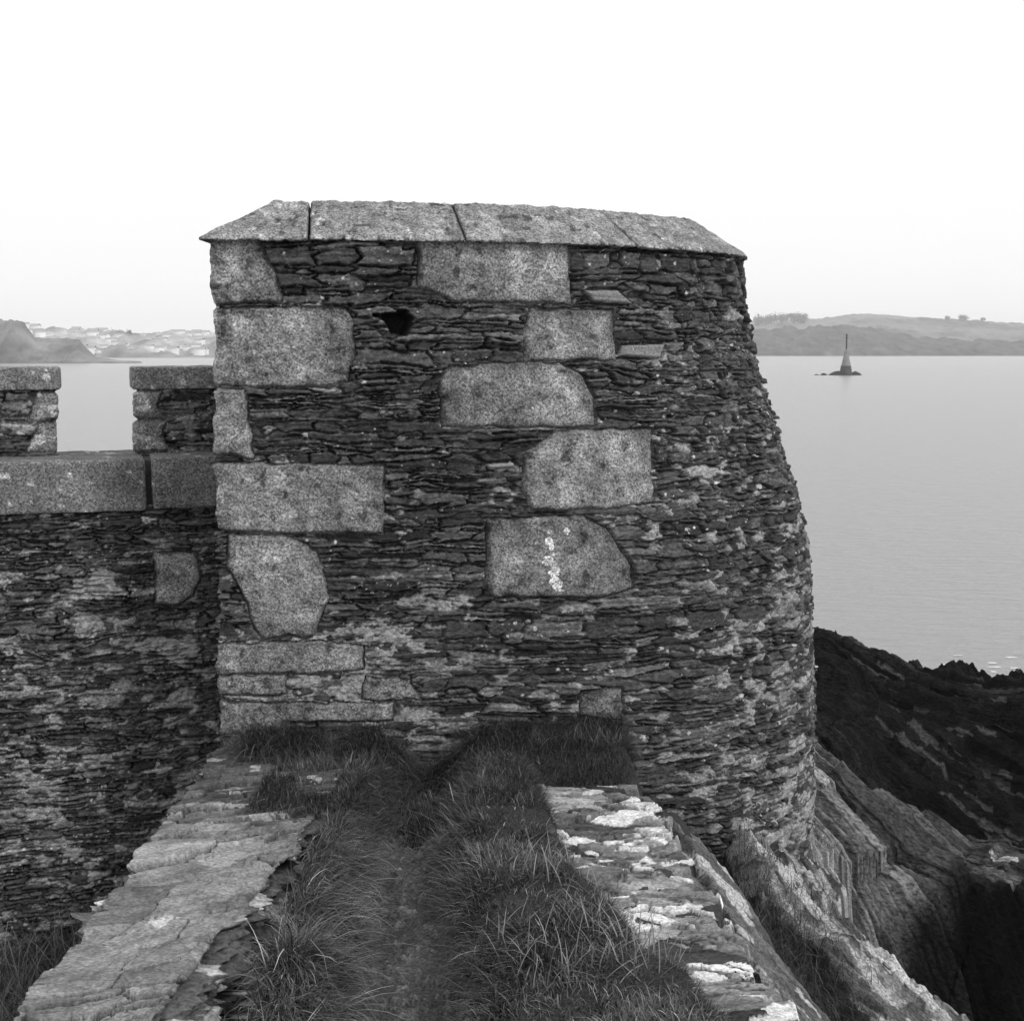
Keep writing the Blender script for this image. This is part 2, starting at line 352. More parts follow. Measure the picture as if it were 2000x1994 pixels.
# ============================================================ rough dressed blocks
def rough_box(name, x0, x1, y0, y1, z0, z1, mat, parent, tn=.2, rotz=0, piv=(0, 0), res=.01, rad=.012, amp=.004, seed=0, lich=0, shear=0):
    V = []; Fa = []; T = []; base = 0; c = np.array([(x0 + x1) / 2, (y0 + y1) / 2, (z0 + z1) / 2]); hs = np.array([x1 - x0, y1 - y0, z1 - z0]) / 2
    for ax in range(3):
        for sg in (-1, 1):
            a, b = [(1, 2), (2, 0), (0, 1)][ax]
            na = int(np.clip(2 * hs[a] / res, 2, 260)) + 1; nb = int(np.clip(2 * hs[b] / res, 2, 260)) + 1
            A, B = np.meshgrid(np.linspace(-hs[a], hs[a], na), np.linspace(-hs[b], hs[b], nb))
            p = np.zeros(A.shape + (3,)); p[..., ax] = sg * hs[ax]; p[..., a] = A; p[..., b] = B
            inn = np.clip(p, -(hs - rad).clip(0), (hs - rad).clip(0)); v = p - inn; ln = np.linalg.norm(v, axis=-1, keepdims=True) + 1e-9
            q = inn + v / ln * np.minimum(ln, rad)
            n = v / ln
            k = (q + c)
            dd = fbm(k[..., 0] * 14 + k[..., 1] * 11, k[..., 2] * 14 + k[..., 1] * 7, seed, 4) * amp + fbm(k[..., 0] * 70 + k[..., 1] * 50, k[..., 2] * 70, seed + 3, 2) * amp * .4
            q = q + n * dd[..., None] + c
            t = tn * (1 + .3 * fbm(k[..., 0] * 9, k[..., 2] * 9 + k[..., 1] * 9, seed + 5, 4))
            if lich: t = np.where(fbm(k[..., 0] * 26, k[..., 2] * 26 + k[..., 1] * 9, seed + 7, 3) > lich, .5, t)
            if sg < 0: q = q[:, ::-1]; t = t[:, ::-1]
            V.append(q.reshape(-1, 3)); T.append(t.ravel()); Fa.append(gridfaces(*A.shape) + base); base += A.size
    V = np.concatenate(V); ca, sa = math.cos(rotz), math.sin(rotz)
    X = V[:, 0] - piv[0]; Y = V[:, 1] - piv[1]; X = X + shear * Y
    V = np.stack([piv[0] + X * ca - Y * sa, piv[1] + X * sa + Y * ca, V[:, 2] + EYE], -1)
    return mesh_obj(name, V, np.concatenate(Fa), np.concatenate(T), mat, parent)

# ============================================================ BATTLEMENT WALL, left
bw_ = thing('battlement_wall', (-2.2, 5.9, EYE - 2.6), 'crenellated slate rubble wall with granite parapet course and merlons running left from the bastion', 'wall')
A0 = np.array([-3.6, 5.13]); A1 = np.array([-1.02, 5.89]); dirw = (A1 - A0) / np.linalg.norm(A1 - A0); rotw = math.atan2(dirw[1], dirw[0]); Lw = np.linalg.norm(A1 - A0)
wplan = Plan(np.array([A0, A1]))
du = dz = .0036
U, Z = np.meshgrid(np.arange(.4, Lw, du), np.arange(-2.72, -.63, dz))
def uw(X): return (X - A0[0]) / dirw[0]
gb = [[(uw(-1.46), -.83), (uw(-1.30), -.84), (uw(-1.285), -.93), (uw(-1.31), -1.02), (uw(-1.40), -1.06), (uw(-1.46), -1.04)]]
seeds = lay(.3, Lw + .1, -2.8, -.6, lambda u, z: .017, lambda u, z: .10, 8)
h, tone, bid = masonry(U, Z, du, dz, seeds, gb, seed=4, mortar=-.02 + .14 * sst(-.9, -1.2, Z), tone0=.07, lich=2.2, mtone=.21, lw=.2)
pz = fbm(U * 5, Z * 9, 91, 4); tone = np.where((pz > .44) & (Z > -1.35), np.maximum(tone, .30 * (1 + .5 * fbm(U * 60, Z * 60, 92, 2))), tone)
x, y, nx, ny = wplan.at(U); P = np.stack([x + nx * h, y + ny * h, Z + EYE], -1)
grid_obj('rubble_wall', P, tone, M_slate, bw_, keep=(bid == 0)); grid_obj('granite_block', P, tone, M_granite, bw_, keep=(bid == 1))
piv = tuple(A0)
def wx(X): return A0[0] + uw(X)                    # along-wall coordinate, unrotated
rough_box('parapet_stone', wx(-3.5), wx(-1.487), A0[1] - .025, A0[1] + .55, -.655, -.445, M_granite, bw_, .17, rotw, piv, seed=3, lich=.52)
rough_box('parapet_stone', wx(-1.463), wx(-1.00), A0[1] - .03, A0[1] + .55, -.648, -.440, M_granite, bw_, .15, rotw, piv, seed=13, lich=.55)
rough_box('wall_core', wx(-3.5), wx(-1.0), A0[1] + .05, A0[1] + .54, -2.7, -.452, M_slate, bw_, .06, rotw, piv, res=.05, seed=4)
def merlon(xa, xb, sp, seed, jam):
    m = bpy.data.objects.new('merlon', None); C.objects.link(m); m.parent = bw_
    yb = .26; m.location = (0, 0, 2.1)
    def T(a, b): X = a - piv[0]; return (piv[0] + X * dirw[0] - b * dirw[1], piv[1] + X * dirw[1] + b * dirw[0])
    th = .34; pl = Plan(np.array([T(xa - sp[0], yb + th), T(xa, yb), T(xb, yb), T(xb + sp[1], yb + th)]), sm=.008)
    l0 = pl.L[1]; U, Z = np.meshgrid(np.arange(0, pl.L[-1], .004), np.arange(-.45, -.165, .004))
    sd = lay(-.1, pl.L[-1] + .1, -.5, -.1, lambda u, z: .024, lambda u, z: .10, seed)
    bl = []
    for (s, w_, za, zb) in jam:
        if s > 0: bl.append([(l0 - .25, za), (l0 + w_, za + .005), (l0 + w_ * .8, (za + zb) / 2), (l0 + w_, zb), (l0 - .25, zb)])
        else: q = pl.L[2]; bl.append([(q - w_, za), (q + .25, za), (q + .25, zb), (q - w_ * .6, zb)])
    h, t, bid = masonry(U, Z, .004, .004, sd, bl, seed=seed, mortar=.0, tone0=.07, lich=5, mtone=.17)
    q = fbm(U * 16, Z * 16, seed + 5, 4); t = np.where((bid > 0) & (q > .22), .45 * (1 + .3 * fbm(U * 80, Z * 80, 5, 2)), t)
    x, y, nx, ny = pl.at(U); P = np.stack([x + nx * h, y + ny * h, Z + EYE], -1)
    grid_obj('rubble_face', P, t, M_slate, m, keep=(bid == 0))
    for k in range(len(bl)): grid_obj('jamb_stone', P, t, M_granite, m, keep=(bid == k + 1))
    rough_box('cap_stone', xa - .012, xb + .012, A0[1] + yb - .015, A0[1] + yb + th, -.172, -.078, M_granite, m, .2, rotw, piv, seed=seed + 2, lich=.5, rad=.01)
merlon(wx(-1.51), wx(-.90), (-.04, 0), 21, [(1, .115, -.30, -.178), (1, .13, -.435, -.306)])
merlon(wx(-3.3), wx(-1.81), (0, -.06), 31, [(-1, .12, -.30, -.178), (-1, .13, -.43, -.306)])

# ============================================================ GROUND
def rxf(Y): return np.interp(Y, [2.4, 3.2, 3.3, 3.6, 3.86, 4.45, 5.0], [.60, .40, .31, .26, .16, .10, .02])
def gz(X, Y):
    """top of the promontory, relative to the eye"""
    pc = -.245 - .07 * sst(3.2, 4.1, Y); pw = .135 - .06 * sst(3.2, 4.6, Y)
    d = abs(X - pc)
    z = -1.60 + .13 * sst(pw * .5, pw + .15, d)
    z = z - .015 * sst(4.4, 5.2, Y)
    z = z + .045 * fbm(X * 3.2, Y * 2.6, 5, 3) * sst(pw * .7, pw + .25, d)
    z = z - .13 * sst(-.01, .10, X - rxf(Y)) * sst(5.12, 4.98, Y) - .5 * sst(.40, .60, X) * sst(4.8, 4.95, Y)
    return z
X, Y = np.meshgrid(np.arange(-4.2, .95, .009), np.arange(.6, 7.2, .009))
z = gz(X, Y)
z = z - .22 * sst(-.585, -.64, X) * (X > -1.1)
z = np.where(X < -1.02, -2.55 + .09 * fbm(X * 2, Y * 2, 9, 3) + .12 * sst(5.2, 5.8, Y), z)
z = z - .9 * sst(.55, .95, X)
pc = -.245 - .07 * sst(3.2, 4.1, Y); pw = .135 - .06 * sst(3.2, 4.6, Y); onp = 1 - sst(pw * .7, pw + .08, abs(X - pc) + .05 * fbm(X * 8, Y * 8, 14, 3)); onp = onp * (1 - sst(4.55, 4.9, Y))
pb = fbm(X * 38, Y * 38, 15, 2); pb2 = fbm(X * 75, Y * 75, 25, 2); z = z + onp * (.012 * sst(.3, .55, pb) + .006 * sst(.2, .5, pb2) + .016 * fbm(X * 16, Y * 16, 16, 4))
t = .035 + onp * (.03 + .05 * sst(.2, .5, pb2) + .06 * sst(.35, .6, pb) * (1 + fbm(X * 20, Y * 20, 3, 2)) + .015 * fbm(X * 12, Y * 12, 18, 3))
grid_obj('ground', np.stack([X, Y, z + EYE], -1), t, M_ground).__setitem__('kind', 'structure')

# ============================================================ LOW SLATE-TOPPED WALL, left of the path
lw = thing('low_wall', (-.86, 3.6, EYE - 2.5), 'low wall capped with long flat grey slate slabs left of the grassy path', 'wall')
sx = [(-1.13, -2.62), (-1.115, -1.51), (-.585, -1.49), (-.56, -1.85)]
lp = Plan(np.array(sx), sm=.02); S0 = lp.L[1]; S1 = lp.L[2]
ds = .0036; dyy = .0042
S, Yg = np.meshgrid(np.arange(.35, lp.L[-1], ds), np.arange(2.1, 5.34, dyy))
def slabseeds():
    r = np.random.default_rng(6); out = []
    y = 2.0
    while y < 5.5:
        hgt = float(np.clip(r.lognormal(math.log(.13), .4), .05, .24)) * (1 if y < 4.2 else .45); u = S0 - .08 - .2 * r.random()
        while u < S1 + .05:
            wd = float(r.uniform(.22, .55)) * (1 if y < 4.2 else .6)
            out.append((u + wd / 2, y + r.normal(0, .02), wd / 2, hgt / 2 * r.uniform(.7, 1.2), r.normal(.28, .10))); u += wd
        y += hgt
    return out
ss = slabseeds()
ID, E, Uw, Zw = raster(S, Yg, ds, dyy, ss, p=2.2, wp=1.3)
r = np.random.default_rng(9); n = len(ss) + 1
base = r.uniform(-.012, .012, n); tn = .19 * np.exp(r.normal(0, .2, n)); tilt = r.normal(0, .05, n); sa = np.array([q[:2] for q in ss] + [(0, 0)])
lam = fbm(Uw * 5, (Zw - .28 * Uw) * 22, 7, 5, .6)
stepf = np.floor((fbm(S * 3 , (Yg - .28 * S) * 9, 17, 3) * 2.5 + Yg * 3) * 3) / 3
plate = hsh(stepf * 3, stepf * 0, 4)
ht = base[ID] + np.clip(tilt[ID] * (Yg - sa[ID, 1]), -.01, .01) + lam * .004 + .005 * plate
gapw = .002 * fbm(S * 6, Yg * 6, 3, 3)
crk = sst(0, .005, E - gapw - .001); ht = -.03 + (ht + .03) * crk
tt = tn[ID] * (1 + .5 * lam + .4 * fbm(S * 9, Yg * 14, 27, 5, .6) + .35 * fbm(S * 60, Yg * 80, 26, 2)) * (.12 + .88 * crk)
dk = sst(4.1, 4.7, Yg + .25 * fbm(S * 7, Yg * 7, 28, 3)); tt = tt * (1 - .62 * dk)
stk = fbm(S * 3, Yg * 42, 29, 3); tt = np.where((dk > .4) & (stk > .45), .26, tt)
lc = fbm(S * 7, Yg * 9, 33, 4); tt = np.where(lc > .47, np.maximum(tt, .32), tt)
hc = abs(fbm(S * 4, (Yg - .28 * S) * 9, 39, 4)); hk = (1 - sst(.008, .022, hc)) * (fbm(S * 3, Yg * 3, 40, 2) > -.1); tt = tt * (1 - .6 * hk); ht = ht - .004 * hk
tt = np.where(np.hypot(S - (S0 + .25), (Yg - 3.62) * 1.1) + .04 * fbm(S * 30, Yg * 30, 4, 3) < .05, .5, tt)
# side faces: thin courses seen edge on
lay_z = np.interp(S, lp.L, lp.Q[:, 1])
sf = fbm(Yg * 6, lay_z * 55, 41, 4); side = np.where((S < S0 - .01) | (S > S1 + .01), 1., 0.)
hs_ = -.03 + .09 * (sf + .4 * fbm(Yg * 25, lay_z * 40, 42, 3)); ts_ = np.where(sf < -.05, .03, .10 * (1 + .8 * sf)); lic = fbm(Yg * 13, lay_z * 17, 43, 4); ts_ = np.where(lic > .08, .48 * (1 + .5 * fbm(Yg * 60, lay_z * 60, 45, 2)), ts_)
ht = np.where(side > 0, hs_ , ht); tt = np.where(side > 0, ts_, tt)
# slab ends overhang by differing amounts
oh = hsh(ID, ID * 0 + 3, 6) * .035 + .012 * fbm(Yg * 22, Yg * 0, 44, 3)
x, zz, nx, nz = lp.at(S); ax = np.interp(S, [0, S0 - .12, S0, S1, S1 + .07, 9], [0, 0, 1, 1, 0, 0]); rowoh = fbm(Yg * 5.5, Yg * 0, 48, 4)
xe_r = np.interp(Yg, [2, 3.2, 3.7, 4.2, 4.6, 5.3], [-.30, -.23, -.16, -.08, -.02, 0]) * np.interp(S, [S0 + .1, S1, S1 + .16, 9], [0, 1, .25, 0])
xo = xe_r + ax * np.interp(S, [S0 - .1, S0 + .12, S1 - .1, S1 + .1], [1, 0, 0, -1]) * (-.055 * rowoh - .01)
# outward normal here: left-hand side of the section
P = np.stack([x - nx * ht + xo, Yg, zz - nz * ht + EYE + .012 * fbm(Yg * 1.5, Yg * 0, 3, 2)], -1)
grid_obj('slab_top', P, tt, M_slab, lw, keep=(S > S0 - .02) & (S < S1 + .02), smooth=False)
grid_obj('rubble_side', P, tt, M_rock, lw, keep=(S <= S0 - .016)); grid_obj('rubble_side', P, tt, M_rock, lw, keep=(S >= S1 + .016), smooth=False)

# ============================================================ SLATE LEDGE and bedrock, right of the path
def xe(Y): return np.interp(Y, [1., 2.4, 3.2, 3.6, 4.0, 4.4, 4.75, 5.2], [1.0, .80, .62, .575, .55, .52, .455, .40])
le = thing('slate_ledge', (.3, 4.0, EYE - 1.6), 'broken slate paving with white lichen patches along the right edge of the grass', 'ledge')
du = .0036; dyy = .0042
U, Yg = np.meshgrid(np.arange(-.10, 1.03, du), np.arange(2.2, 5.02, dyy))
r = np.random.default_rng(15); ss = []; y = 9
for i in range(650):
    wd = float(np.clip(r.lognormal(math.log(.11), .55), .04, .30)); ss.append((r.uniform(-.15, 1.1), r.uniform(2.1, 5.1), wd / 2, wd / 2 * r.uniform(.3, .75), r.normal(-.12, .35)))
while y < 5.2:
    hh = float(np.clip(r.lognormal(math.log(.075), .45), .035, .16)); u = -.15 - .1 * r.random()
    while u < 1.1:
        wd = float(np.clip(r.lognormal(math.log(.12), .45), .05, .3)); ss.append((u + wd / 2, y + r.normal(0, .03), wd / 2, hh / 2 * r.uniform(.5, 1.4), r.normal(-.10, .25))); u += wd
    y += hh
ID, E, Uw, Zw = raster(U, Yg, du, dyy, ss, p=2.1, wp=.9)
n = len(ss) + 1; base = r.uniform(-.006, .004, n); tn = .19 * np.exp(r.normal(0, .4, n)); tn[r.random(n) < .16] = .035; sa = np.array([q[:2] for q in ss] + [(0, 0)])
wh = r.random(n) < .22
lam = fbm(Uw * 5, Zw * 42, 7, 4); tilt = r.normal(0, .1, n)
gp = .001 + .006 * fbm(U * 9, Yg * 9, 3, 3); crk = sst(0, .005, E - gp)
ht = -.011 + (base[ID] + np.clip(tilt[ID] * (Yg - sa[ID, 1]), -.008, .008) + lam * .006 + .004 * fbm(U * 30, Yg * 40, 21, 3) + .011) * crk
tt = tn[ID] * (1 + .8 * lam + .6 * fbm(U * 13, Yg * 24, 27, 5, .65) + .35 * fbm(U * 70, Yg * 90, 28, 2)).clip(.1); hc = abs(fbm(U * 5, Yg * 17, 29, 4)); hk = 1 - sst(.012, .035, hc); tt = tt * (1 - .75 * hk); ht = ht - .006 * hk
li = fbm(U * 11, Yg * 12, 63, 4); wl = (li > np.where(wh[ID], -.45, .44)) & (crk > .6) & (U > xe(Yg) - .62)
ws = sst(0, .16, li + .25 * fbm(U * 45, Yg * 45, 64, 3) - np.where(wh[ID], -.45, .44)) * (crk > .5) * (U > xe(Yg) - .62); tt = tt + (.60 + .15 * fbm(U * 60, Yg * 60, 5, 2) - tt) * ws * (.22 + .78 * crk)
ed = xe(Yg) + .05 * fbm(Yg * 7, Yg * 0, 71, 3) + .035 * hsh(ID, ID * 0, 12)
drop = (U - ed).clip(0)
zz = -1.545 + .02 * fbm(U * 3, Yg * 3, 19, 2) + ht - drop * 4 - .25 * (4.93 - Yg < .0) 
endd = (Yg - 4.93 - .04 * fbm(U * 9, U * 0, 72, 3)).clip(0); zz = zz - endd * 5
zz = zz + .06 * sst(3.6, 3.0, Yg) * sst(.3, .6, U)
P = np.stack([U - 0 * drop, Yg, zz + EYE], -1)
grid_obj('slate_paving', P, tt, M_slab, le, keep=(drop < .10) & (U > rxf(Yg) - .10), smooth=False)

# bedrock outcrop below the ledge: beds on edge, running away and dipping seaward
def facets(a, b, seed, lean=.5, c=.5):
    """angular broken rock: the upper envelope of randomly leaning planes, one per cell"""
    ka = np.floor(a); kb = np.floor(b); best = np.full(np.shape(a), -9.)
    for i in (-1, 0, 1):
        for j in (-1, 0, 1):
            u = ka + i; v = kb + j
            da = a - u - .5 - .4 * hsh(u, v, seed); db = b - v - .5 - .4 * hsh(u, v, seed + 1)
            h_ = .35 * hsh(u, v, seed + 2) + lean * (hsh(u, v, seed + 3) * da + hsh(u, v, seed + 4) * db) - c * (abs(da) + abs(db))
            best = np.maximum(best, h_)
    return best
class Beds:
    """random beds across strike: every bed has its own level, tilt and tone, with a sharp edge"""
    def __init__(b, lo, hi, th, seed, sg=.55):
        r = np.random.default_rng(seed); e = [lo]
        while e[-1] < hi: e.append(e[-1] + th(e[-1]) * float(np.clip(r.lognormal(0, sg), .3, 3)))
        b.e = np.array(e); n = len(e) + 1; b.lv = r.normal(0, 1, n).clip(-1.6, 1.6); b.tl = r.uniform(.2, 1.3, n); b.tn = r.lognormal(0, .45, n); b.ph = r.random(n) * 9
    def at(b, q):
        i = (np.searchsorted(b.e, q) - 1).clip(0, len(b.e) - 2); w_ = b.e[i + 1] - b.e[i]; f = (q - b.e[i]) / w_
        return b.lv[i], (f - .5) * b.tl[i], b.tn[i], i, f, w_
AL = math.radians(17); CA, SA = math.cos(AL), math.sin(AL)
bigb = Beds(0, 6, lambda q: .12, 5); smb = Beds(0, 6, lambda q: .032, 6, .7)
def jog(s, i, sc, seed):
    """smooth-sided breaks along a bed"""
    v = s / sc + i * .37; k = np.floor(v); f = v - k; a = hsh(k, i, seed); b = hsh(k + 1, i, seed); return a + (b - a) * sst(.93, 1, f)
CE = ([1.6, 3, 4.0, 4.6, 4.9, 5.1, 5.25, 5.5, 5.75, 6.0, 6.25, 6.6, 7.2, 9], [2.1, 1.9, 1.75, 1.62, 1.50, 1.36, 1.31, 1.30, 1.38, 1.46, 1.47, 1.42, 1.42, 1.4])
def bed(X, Yg):
    q = X * CA + Yg * SA; s = -X * SA + Yg * CA
    q = q - .05 * fbm(s * .9, q * .8, 95, 2); d = X - xe(Yg)
    slab = sst(.02, .05, d + .02 * fbm(s * 6, s * 0, 44, 4)) * (1 - sst(.20, .24, d + .08 * fbm(s * 2, s * 0, 4, 3)))
    pit = sst(4.66, 4.84, Yg) * sst(.95, .75, X); slab = slab * (1 - pit)
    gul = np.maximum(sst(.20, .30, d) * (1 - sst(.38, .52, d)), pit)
    rid = sst(.28, .66, d + .06 * fbm(s * 2.2, s * 0, 6, 3)) * (1 - pit)
    ce = np.interp(Yg, *CE) + .03 * fbm(Yg * 6, Yg * 0, 3, 3); top = 1 - sst(-.02, .06, X - ce)
    L1, T1, N1, I1, f1, w1 = bigb.at(q); L2, T2, N2, I2, f2, w2 = smb.at(q)
    j1 = jog(s, I1, .38, 3); j2 = jog(s, I2, .17, 4)
    z = -1.58 - .78 * d.clip(0) - .10 * gul - .20 * pit + .05 * slab + rid * .10
    z = z + top * (rid * (.022 * L1 + .036 * T1 + .040 * j1) + (.25 * slab + rid) * (.014 * L2 + .028 * T2 + .016 * j2))
    z = z + .016 * fbm(X * 14, Yg * 14, 12, 5, .6) + (d > .02) * .006 * fbm(X * 60, Yg * 50, 15, 3)
    fa = facets(q * 6.5, s * 2.4 + q * 2, 71, .7, .55); fb = facets(q * 22, s * 8 + q * 6, 72, .6, .5)
    z = z + rid * top * (.17 * fa + .035 * fb) + slab * .022 * fb + .02 * (1 - top) * fb
    cut = np.exp(-((f1 * w1) / .010) ** 2) * rid * top; z = z - .03 * cut
    z = z - 3.2 * (X - ce).clip(0) - .3 * sst(0, .05, X - ce) - .25 * sst(6.3, 7.6, Yg)
    t = .17 * N1 * (.75 + .25 * N2) * (1 + .5 * fbm(q * 40, s * 5, 13, 4) + .5 * fbm(X * 22, Yg * 22, 18, 3)).clip(.1) * (1 + .3 * j2)
    t = np.where(slab > .5, .105 * (.8 + .2 * N2) * (1 + .6 * fbm(q * 30, s * 3, 14, 4) + .5 * fbm(X * 20, Yg * 20, 17, 4)), t)
    t = t * (1 - .8 * np.exp(-((f2 * w2) / .004) ** 2)) * (1 - .85 * cut)
    lk = fbm(q * 26, s * 6.5, 23, 4) + .3 * fbm(X * 5, Yg * 5, 24, 3) + .15 * fbm(X * 70, Yg * 70, 25, 2); t = np.where((lk > .22) & (d > 0), .40, t)
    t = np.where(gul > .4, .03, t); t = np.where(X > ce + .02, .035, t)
    return z, t.clip(.012, .5), gul, rid, ce - X, d
Qg, Sg = np.meshgrid(np.arange(.55, 4.3, .0062), np.arange(.9, 8.4, .013))
X = Qg * CA - Sg * SA; Yg = Qg * SA + Sg * CA
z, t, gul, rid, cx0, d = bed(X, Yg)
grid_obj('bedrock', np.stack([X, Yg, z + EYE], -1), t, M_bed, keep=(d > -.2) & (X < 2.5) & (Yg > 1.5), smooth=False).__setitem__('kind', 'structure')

# ============================================================ SHORE ROCKS
K = 1.15
Rr, G = np.meshgrid(np.linspace(.10, .55, 640), np.linspace(0, 1, 1250))
qp = 6.0 * (56 / 6.0) ** G                                            # bed coordinate; rows of the mesh follow the beds
q = qp * (1 + .035 * fbm(Rr * 7, qp * .25, 61, 3)) ; Yg = 1.35 * q / (1 + K * Rr); X = Rr * Yg; s = (X - K * Yg) / 1.5
b1 = Beds(4, 60, lambda q: .9, 15, .6); b2 = Beds(4, 60, lambda q: .24, 16, .6); b3 = Beds(4, 60, lambda q: .075 + .003 * q, 17, .5)
L1, T1, N1, I1, f1, w1 = b1.at(qp); L2, T2, N2, I2, f2, w2 = b2.at(qp); L3, T3, N3, I3, f3, w3 = b3.at(qp)
j1 = jog(s, I1, 1.7, 3); j2 = jog(s, I2, .7, 4); j3 = jog(s, I3, .36, 6)
left = np.interp(Yg, [7, 9.5, 10.2, 12, 13.2, 14, 17, 20, 30, 42, 60], [-5.4, -5.2, -4.0, -3.60, -3.52, -4.15, -4.1, -4.25, -6.5, -10.3, -14])
right = np.interp(Yg, [7, 9.2, 10.7, 11.2, 12.5, 13.5, 17, 20, 30, 42, 60], [-5.6, -5.6, -5.4, -4.42, -4.40, -5.5, -4.8, -5.2, -7.3, -10.6, -14])
f = sst(.19, .345, Rr); z = left * (1 - f) + right * f
sc_ = np.sqrt(Yg / 12)
z = z + (.06 * L1 + .12 * T1 + .12 * j1) * sc_ + (.035 * L2 + .09 * T2 + .075 * j2) * sc_ + (.018 * L3 + .050 * T3 + .034 * j3)
fa = facets(qp * 1.1, s * .45, 81, .6, .5); fb = facets(qp * 4.2, s * 1.5, 82, .6, .5); z = z + (.42 * fa + .11 * fb) * sc_
z = z + .035 * fbm(X * 5, Yg * 5, 8, 5, .65) * sc_ + .05 * fbm(X * .8, Yg * .8, 9, 3) * sc_
for (cx, cy, hh, ww, ln) in [(9.9, 38.5, .8, .8, 1.2), (10.7, 38, 1.1, 1.0, 4.5), (13.4, 37.5, .5, 1.3, 2.2)]:
    a = np.where(X < cx, (X - cx) / .3, (X - cx) / ln); b = ((Yg - cy) / ww); z = z + hh * (1 - abs(a) - abs(b)).clip(0) * (1 + .2 * fbm(X * 2, Yg * 0, 5, 3))
gr = (1 + .6 * fbm(qp * 8, s * 2, 37, 3) + .5 * fbm(X * 9, Yg * 9, 38, 3)).clip(.1)
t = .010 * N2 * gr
nr_ = 10.3 + .9 * f + .25 * fbm(s * 1.5, qp * 2, 52, 3); t = np.where(Yg < nr_, .007 * N2 * gr, t)  # near cliff face: its deep shade is painted into the black rock tone
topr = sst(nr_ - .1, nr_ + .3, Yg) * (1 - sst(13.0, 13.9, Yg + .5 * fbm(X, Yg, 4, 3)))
t = t + topr * .055 * N2 * (.6 + .4 * N3) * gr * (1 + .4 * j3)  # ridge top painted paler, as if catching the light
pp = fbm(s * 1.1 + 3, qp * 1.6, 31, 4); t = np.where((pp > .40) & (topr > .5), .34, t)
gl = fbm(s * .9, qp * 1.2, 37, 3); cr = (f3 > .72) & (T3 > .2); t = np.where((fbm(s * 1.3, qp * 5, 47, 4) > .42) & (Yg > 13.5), .05, t)  # glints on the dark rear rocks, painted as paler streaks
t = np.where((topr > .5) & cr & (fbm(s * 2, qp, 39, 2) > 0), t * 2.1, t)  # painted glints along the bed crests of the ridge top
t = t * (1 - .8 * np.exp(-((f2 * w2) / .02) ** 2)) * (1 - .7 * np.exp(-((f3 * w3) / .012) ** 2))
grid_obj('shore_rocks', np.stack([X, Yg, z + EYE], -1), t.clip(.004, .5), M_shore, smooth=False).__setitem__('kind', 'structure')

# ============================================================ SEA
def mat_sea():
    m = bpy.data.materials.new('sea_water'); m.use_nodes = True; n = m.node_tree; N = n.nodes; L = n.links
    b = N['Principled BSDF']; b.inputs['Base Color'].default_value = gray(.27); b.inputs['Roughness'].default_value = .22; b.inputs['IOR'].default_value = 1.34
    tc = N.new('ShaderNodeTexCoord'); mp = N.new('ShaderNodeMapping'); mp.inputs['Scale'].default_value = (.45, 1.3, 1); mp.inputs['Rotation'].default_value = (0, 0, R_(8)); L.new(tc.outputs['Object'], mp.inputs[0])
    a = N.new('ShaderNodeTexNoise'); a.inputs['Scale'].default_value = 1.1; a.inputs['Detail'].default_value = 5; a.inputs['Roughness'].default_value = .6; L.new(mp.outputs[0], a.inputs['Vector'])
    bp = N.new('ShaderNodeBump'); bp.inputs['Strength'].default_value = 1; bp.inputs['Distance'].default_value = .5; L.new(a.outputs[0], bp.inputs['Height']); L.new(bp.outputs[0], b.inputs['Normal'])
    return m
M_sea = mat_sea()
xs = np.array([-6000, -60, -8, 25, 60, 6000.]); ys = np.array([-300, 8, 60, 300, 1500, 6000.])
X, Yg = np.meshgrid(xs, ys); grid_obj('sea', np.stack([X, Yg, 0 * X], -1), None, M_sea).__setitem__('kind', 'structure')
# foam flecks at the rocks
nf = 30; V = []; Fa = []
r = np.random.default_rng(2)
for i in range(nf):
    yy = r.uniform(40, 46); xx = yy * r.uniform(.21, .37); w0 = r.uniform(.06, .35); d0 = r.uniform(.05, .14); b0 = len(V); k0 = 12
    V.append((xx, yy, .03))
    for j in range(k0):
        a = j / k0 * 2 * math.pi; rr = r.uniform(.6, 1.2); V.append((xx + w0 * rr * math.cos(a), yy + d0 * rr * math.sin(a), .01))
    for j in range(k0): Fa.append((b0, b0 + 1 + j, b0 + 1 + (j + 1) % k0))
M_foam = mat_stone('foam', .3, 6, 0, base=.6)
tag(mesh_obj('foam', V, Fa, None, M_foam), 'thin white flecks of foam on the water beside the dark shore rocks', 'foam', kind='stuff')

# ============================================================ FAR LAND
def px2(az_px): return (np.asarray(az_px, float) - 1000) / 2780.
def land(name, pxs, shore, tops, D, depth, tfun, seed, can=7., cs=.06, nr=70, mat=M_far):
    """ridge across the water; pxs=bearing samples, tops=crest heights above the sea (m)"""
    a = np.linspace(pxs[0], pxs[-1], 700); A, V = np.meshgrid(a, np.linspace(0, 1, nr))
    Dn = np.interp(A, pxs, shore); Hh = np.interp(A, pxs, tops)
    Yl = Dn + V * depth; Xl = px2(A) * Yl
    prof = np.interp(V, [0, .04, .5, .75, 1], [0, .10, .72, 1, .2])
    edge = sst(0, .05, V)
    zz = Hh * prof + edge * can * (fbm(Xl * cs, Yl * cs * .6, seed, 4)) * np.minimum(1, Hh / 25)
    zz = np.where(V == 0, -3, zz)
    t = tfun(Xl, Yl, A, V)
    o = grid_obj(name, np.stack([Xl, Yl, zz], -1), t, mat); o['kind'] = 'structure'; return o
def wood(X_, Y_, A, V): return .055 * (1 + .9 * fbm(X_ * .09, Y_ * .03, 5, 4)).clip(.1)
